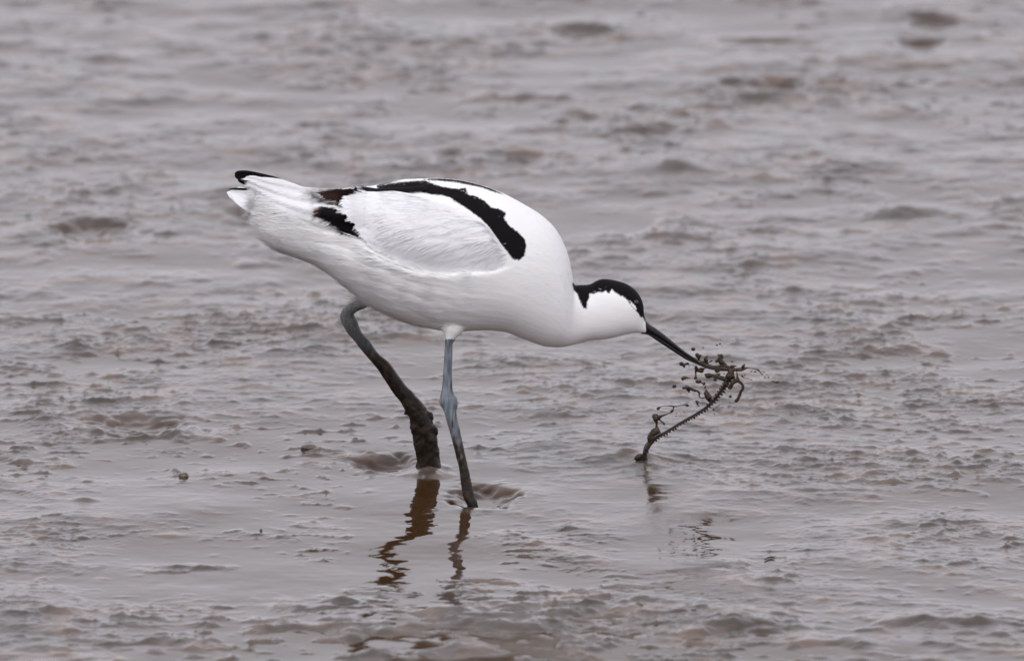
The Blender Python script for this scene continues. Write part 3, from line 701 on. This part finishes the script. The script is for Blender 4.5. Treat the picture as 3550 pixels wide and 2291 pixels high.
uV, uF, uC = mandible([(2222,1090),(2253,1123),(2275,1138),(2308,1163),(2342,1191),(2378,1220),(2413,1243),(2440,1262),(2480,1270),(2515,1270),(2553,1266)],
                      [(2230,1143),(2262,1158),(2285,1170),(2318,1190),(2350,1212),(2385,1236),(2420,1256),(2446,1270),(2482,1277),(2515,1276),(2554,1270)], 0,
                      [22, 19, 16, 13, 11, 9, 8, 7, 6, 5, 3], bc)
mesh_obj('upper_mandible', uV-OFF, uF, M_bill, bird, colors=uC)
lV, lF, lC = mandible([(2226,1142),(2262,1156),(2285,1168),(2318,1189),(2350,1212),(2385,1236),(2420,1256),(2446,1269),(2485,1274),(2530,1276),(2588,1272)],
                      [(2222,1156),(2246,1160),(2275,1179),(2308,1201),(2342,1223),(2380,1247),(2420,1264),(2450,1277),(2490,1285),(2535,1286),(2590,1277)], 0,
                      [20, 17, 14, 12, 10, 8, 7, 6, 6, 5, 3], bc)
mesh_obj('lower_mandible', lV-OFF, lF, M_bill, bird, colors=lC)
# --- eye
def ball(c, r, sq=(1, 1, 1), nu=16, nw=10):
    V = []; F = []
    for i in range(nw+1):
        a = math.pi*i/nw
        for j in range(nu): b = 2*math.pi*j/nu; V.append([c[0]+r*sq[0]*math.sin(a)*math.cos(b), c[1]+r*sq[1]*math.sin(a)*math.sin(b), c[2]+r*sq[2]*math.cos(a)])
    for i in range(nw):
        for j in range(nu): F.append([i*nu+j, i*nu+(j+1) % nu, (i+1)*nu+(j+1) % nu, (i+1)*nu+j])
    return np.array(V), F
for s_ in (0, 1):
    e0 = surf(2204, 1050, -.0012)
    if s_: e0 = sagmirror(np.array([e0]))[0]
    ev, ef = ball(e0, .0021); mesh_obj('eye', ev-OFF, ef, M_eye, bird)

# ------------------------------------------------------------------ the worm
wp = [(2230, 1640), (2232, 1600), (2234, 1572), (2246, 1538), (2279, 1514), (2318, 1492), (2364, 1463), (2415, 1434), (2454, 1407), (2477, 1384), (2501, 1353), (2520, 1326), (2533, 1298), (2537, 1276)]
wy_ = np.linspace(.058, yc(2540), len(wp))
wr = [6, 7, 7, 7, 5.8, 5, 4.6, 4.7, 4.8, 5.2, 6, 7, 8, 6]
wa = crom(np.c_[np.array([P(a[0], a[1], y) for a, y in zip(wp, wy_)]), np.array(wr)*S], 12)
wparts = [tube(wa[:, :3], wa[:, 3]*(1+.05*np.sin(np.arange(len(wa))*2.4)), 10)]
Tt = np.gradient(wa[:, :3], axis=0); Tt /= np.linalg.norm(Tt, axis=1)[:, None]
arc = np.r_[0, np.cumsum(np.linalg.norm(np.diff(wa[:, :3], axis=0), axis=1))]
s = .012
while s < arc[-1]-.006:
    c = np.array([np.interp(s, arc, wa[:, k]) for k in range(4)]); tt = np.array([np.interp(s, arc, Tt[:, k]) for k in range(3)])
    dn = np.array([tt[2], 0, -tt[0]])                                      # to the lower right of the body
    big = 1.0 + .4*(s > arc[-1]*.72)
    for sgn, ln in ((1, .0019), (-1, .0013 if s > arc[-1]*.68 else .0004)):
        ln *= big*random.uniform(.55, 1.1)
        if ln < .0006: continue
        for yy in (-.5, .5):
            b = c[:3]+dn*sgn*c[3]*.5+np.array([0, yy*c[3], 0]); jt = random.uniform(-.0006, .0006); wparts.append(tube([b, b+dn*sgn*ln*.55+tt*jt*.4, b+dn*sgn*ln*1.05+tt*jt], [.00100, .00068, .00014], 6))
    s += random.uniform(.0019, .0028)
wv, wf = join(wparts)
wo = mesh_obj('worm', wv, wf, M_worm)
tag(wo, 'thin dark bristly worm stretched from its hole in the mud up to the bill tip', 'worm')

# ------------------------------------------------------------------ flung mud
Q8 = lambda x, y: (2300+x*.1948, 1150+y*.1948)
Q4 = lambda x, y: (2150+x*.3897, 1100+y*.3897)
def mudthing(name, strands, label, cat, dep=0.0, group='flung mud round the bill', vox=.00028, f=Q8, k=.1948):
    ps = []
    for pts in strands:
        a = crom([(*P(*f(x, y), yc(2500)+dep+dz_), r*k*S*(1.22 if k < .3 else .80)) for (x, y, r, *z) in pts for dz_ in [z[0] if z else 0.0]], 4) if len(pts) > 1 else None
        if a is None:
            x, y, r = pts[0][:3]; ps.append(ball(P(*f(x, y), yc(2500)+dep), r*k*S*1.2))
        else: ps.append(tube(a[:, :3], np.maximum(a[:, 3], .00016), 10))
    V_, F_ = join(ps)
    V_, F_ = remesh(V_, F_, vox, 2)
    n_ = vnormals(V_, F_); V_ = V_ + n_*(.00018*perlin(V_[:, 0]*900, V_[:, 2]*900+V_[:, 1]*500, 70))[:, None]
    c0 = V_.mean(axis=0); o = mesh_obj(name, V_-c0, F_, M_splash); o.location = c0
    tag(o, label, cat, group); return o
mudthing('mud_splash', [[(560, 500, 28), (650, 560, 34), (720, 580, 26), (850, 610, 22), (1000, 650, 26), (1200, 665, 26), (1360, 680, 22), (1460, 650, 16), (1490, 635, 8)], [(600, 520, 20), (700, 545, 26), (760, 560, 14)], [(1400, 650, 14), (1420, 610, 24), (1440, 575, 10)], [(1180, 640, 30), (1200, 720, 52), (1170, 800, 62), (1130, 850, 40), (1100, 930, 34), (1080, 1000, 18)],
    [(1250, 610, 22), (1150, 620, 18), (1040, 600, 12), (880, 605, 8), (760, 590, 8)], [(1165, 830, 30), (1060, 830, 34), (960, 800, 30), (880, 780, 26), (790, 780, 44), (750, 760, 20)], [(900, 780, 20), (980, 760, 18), (1010, 745, 12)], [(760, 580, 8), (820, 540, 9), (862, 515, 15)]],
    'dark brown mud clotted around the bill tip where it grips the worm', 'mud splash')
mudthing('mud_splash', [[(1300, 660, 10), (1305, 730, 8), (1320, 820, 20), (1330, 870, 26), (1400, 930, 22), (1415, 1000, 22), (1380, 1060, 22), (1355, 1130, 22), (1320, 1200, 26), (1295, 1225, 28)], [(1240, 780, 24), (1260, 860, 22), (1220, 930, 30), (1180, 1000, 26), (1150, 960, 12), (1110, 920, 10)], [(1330, 860, 26), (1270, 890, 24), (1210, 950, 20)]],
    'forked brown strand of mud hanging right of the worm with a long drooping end', 'mud splash', dep=-.002)
mudthing('mud_clot', [[(975, 410, 14), (1010, 430, 26), (1005, 490, 40), (1040, 550, 44), (1110, 600, 26)], [(1035, 410, 16), (1050, 450, 20)], [(1065, 455, 12)]], 'largest two horned mud clot thrown up above the bill tip', 'mud clot', dep=.002)
mudthing('mud_clot', [[(600, 410, 32), (625, 450, 28), (630, 500, 14)], [(630, 430, 20), (660, 425, 20)]], 'knobbed mud clot just above the middle of the bill', 'mud clot')
mudthing('mud_clot', [[(780, 430, 9), (755, 480, 36), (765, 530, 26), (780, 580, 12)]], 'pointed brown mud clot standing on the bill, second from the left', 'mud clot')
mudthing('mud_clot', [[(945, 520, 28), (960, 510, 22)]], 'small oval mud clot touching the left of the horned clot', 'mud clot', dep=.003)
mudthing('mud_clot', [[(320, 570, 36), (350, 585, 22), (400, 575, 14), (430, 565, 20), (460, 585, 8)], [(350, 600, 14), (368, 622, 18)]], 'knobbed mud clot with a tail, nearest below the bill', 'mud clot', dep=-.002)
mudthing('mud_clot', [[(580, 630, 26), (590, 670, 28), (575, 720, 14), (580, 770, 12), (570, 820, 26)], [(560, 800, 10), (590, 828, 12)], [(635, 690, 30), (680, 680, 44), (720, 655, 14), (750, 650, 6)]], 'twin mud clot dangling from the bill underside on a thin neck', 'mud clot')
mudthing('mud_clot', [[(910, 670, 10), (950, 690, 36), (985, 690, 22)]], 'brown mud clot under the bill between two larger ones', 'mud clot')
mudthing('mud_clot', [[(345, 830, 28), (400, 815, 22), (440, 820, 10), (478, 820, 8)], [(345, 835, 14), (347, 872, 5)]], 'dark three pointed mud clot left of the worm', 'mud clot')
mudthing('mud_clot', [[(600, 885, 28), (645, 885, 30), (670, 900, 14), (690, 910, 10), (715, 920, 30)]], 'pair of oval mud clots joined by a thin bridge', 'mud clot')
mudthing('mud_clot', [[(350, 1000, 20), (420, 990, 28), (480, 1010, 24), (560, 1045, 20), (600, 1050, 16), (640, 1090, 16), (635, 1150, 8), (690, 1175, 8), (735, 1165, 8)], [(430, 1000, 26), (450, 1050, 22), (458, 1085, 6)]], 'long stringy mud strand with a hooked end left of the worm', 'mud strand')
mudthing('mud_clot', [[(760, 1040, 18), (765, 1090, 38), (800, 1160, 50), (820, 1205, 40)]], 'large smooth drop shaped mud clot beside the upper worm', 'mud clot', dep=-.003)
mudthing('mud_clot', [[(745, 965, 10), (742, 995, 16)]], 'small mud droplet just above the drop shaped clot', 'mud clot')
mudthing('mud_strand', [[(-95, 1365, 26), (-40, 1330, 8), (90, 1315, 8), (180, 1325, 12), (260, 1325, 8), (330, 1305, 8), (390, 1305, 10), (425, 1308, 24), (455, 1312, 6)], [(185, 1330, 8), (170, 1385, 12), (155, 1410, 22), (110, 1445, 6)]], 'long thin level mud strand with a round bead at its left end', 'mud strand', dep=-.002)
mudthing('mud_strand', [[(1490, 635, 8), (1580, 655, 7), (1660, 670, 12), (1690, 680, 14), (1730, 730, 7), (1765, 768, 6)]], 'thin bent mud strand flying off beyond the bill tip', 'mud strand', dep=.0)
mudthing('mud_strand', [[(1400, 785, 20), (1430, 808, 8), (1500, 828, 6), (1575, 860, 8)]], 'thin mud thread with a bead, below the bent strand', 'mud strand')
mudthing('mud_strand', [[(1915, 868, 5), (1960, 885, 10), (2000, 900, 15), (2040, 892, 16)]], 'short mud streak farthest right from the bill', 'mud strand')
mudthing('mud_clot', [[(580, 1230, 14), (605, 1250, 24), (600, 1290, 10), (640, 1322, 10)]], 'small grey wedge of mud left of the middle of the worm', 'mud clot')
mudthing('mud_strand', [[(320, 990, 16), (325, 940, 14), (315, 900, 34), (350, 885, 24), (380, 872, 12), (415, 862, 8), (445, 845, 6)], [(300, 880, 26), (320, 870, 18)], [(340, 905, 12), (375, 930, 8), (390, 945, 14), (392, 962, 4)], [(300, 1010, 34), (345, 1005, 34), (280, 1040, 36), (265, 1090, 34), (300, 1060, 40), (245, 1150, 28), (225, 1200, 22)]],
    'knobbly mud clod stuck to the lower worm with a branched thread above', 'mud splash', f=Q4, k=.3897, dep=.012, vox=.0004)
mudthing('mud_clot', [[(150, 1250, 34), (180, 1235, 34), (200, 1260, 26)], [(215, 1220, 20), (230, 1280, 26), (225, 1320, 18)]], 'wet mud clod at the worm hole', 'mud clot', f=Q4, k=.3897, dep=.018, vox=.0004, group='mud lumps on the flat')
# round droplets: nothing but their place tells them apart
drops = [(530, 308, 31), (708, 284, 14), (953, 237, 17), (1007, 213, 14), (1040, 260, 9), (1016, 144, 8), (1235, 157, 9), (1222, 530, 17), (193, 968, 34), (918, 848, 30), (1190, 1152, 22), (1566, 702, 13), (1632, 710, 16), (1790, 718, 8),
         (1838, 762, 8), (1873, 811, 12), (1803, 806, 13), (1445, 772, 12), (1080, 745, 12), (895, 1382, 18), (1182, 1258, 10), (993, 1307, 8), (1050, 1340, 9), (905, 1460, 11), (458, 618, 9), (505, 930, 7), (368, 1425, 9), (230, 1455, 11), (232, 1500, 9), (62, 1465, 10), (407, 1103, 7), (1160, 1197, 5), (738, 1273, 6), (1458, 1090, 8)]
proto = None
for i, (x, y, r) in enumerate(drops):
    if proto is None:
        V_, F_ = ball((0, 0, 0), 1.0, (1, 1, .95), 18, 12); V_ = V_*(1+.06*perlin(V_[:, 0]*2+3, V_[:, 2]*2+V_[:, 1], 5))[:, None]
        proto = mesh_obj('mud_droplet', V_, F_, M_splash); o = proto
    else: o = proto.copy(); col.objects.link(o)
    rr = r*.1948*S*1.18; o.scale = (rr*random.uniform(.95, 1.15), rr, rr*random.uniform(.8, 1.05)); o.rotation_euler = (0, random.uniform(-1, 1), random.uniform(0, 6))
    o.location = P(*Q8(x, y), yc(2500)+random.uniform(-.008, .008))
    tag(o, 'small round brown mud droplet flying in the air around the bill tip and worm', 'mud droplet', 'round mud droplets in the air')

# ------------------------------------------------------------------ a few separate lumps lying on the mud
def lump(px_, py_, w_, h_, label, name='mud_lump', cat='mud lump', mat=None):
    g = G(px_, py_); z = ground_z(g[0], g[1])
    V_, F_ = ball((0, 0, 0), 1, (w_, w_*.8, h_), 28, 18)
    nz = 1+.14*perlin(V_[:, 0]/w_*1.2+px_, V_[:, 2]/h_*1.2+V_[:, 1]/w_, 3)+.03*perlin(V_[:, 0]/w_*5, V_[:, 2]/h_*5+V_[:, 1]/w_*4, 4); V_ = V_*nz[:, None]
    o = mesh_obj(name, V_, F_, mat or M_lump); o.location = (g[0], g[1], z+h_*.0)
    tag(o, label, cat, 'mud lumps on the flat'); return o
lump(637, 1650, .0038, .0027, 'small dark rounded lump on the smooth mud left of the bird')
lump(1232, 1524, .0022, .0016, 'tiny dark pellet on the mud left of the muddy leg')
lump(1072, 1556, .0065, .0024, 'low brown lump at the end of a mud ridge left of the muddy leg')
lump(905, 1838, .0011, .0011, 'tiny black speck on the mud at lower left')
lump(2215, 2115, .0030, .0018, 'dark pellet in the foreground mud, larger of two')
lump(2405, 2128, .0020, .0013, 'dark pellet in the foreground mud, smaller of two')
lump(2460, 700-0, .006, .004, 'blurred brown lump on the mud behind the head') if False else None
tw = [P(*p, float(G(*p)[1])) + np.array([0, 0, .0012]) for p in ((2652, 1944), (2662, 1938), (2676, 1936), (2684, 1938))]
tv_, tf_ = tube(crom(tw, 4), [.0006]*13, 8); o = mesh_obj('twig', tv_, tf_, M_splash); tag(o, 'tiny dark hooked twig on wet mud at lower right', 'twig')
print('verts ground', len(V), 'body', len(Vb), 'barbs', len(v_))
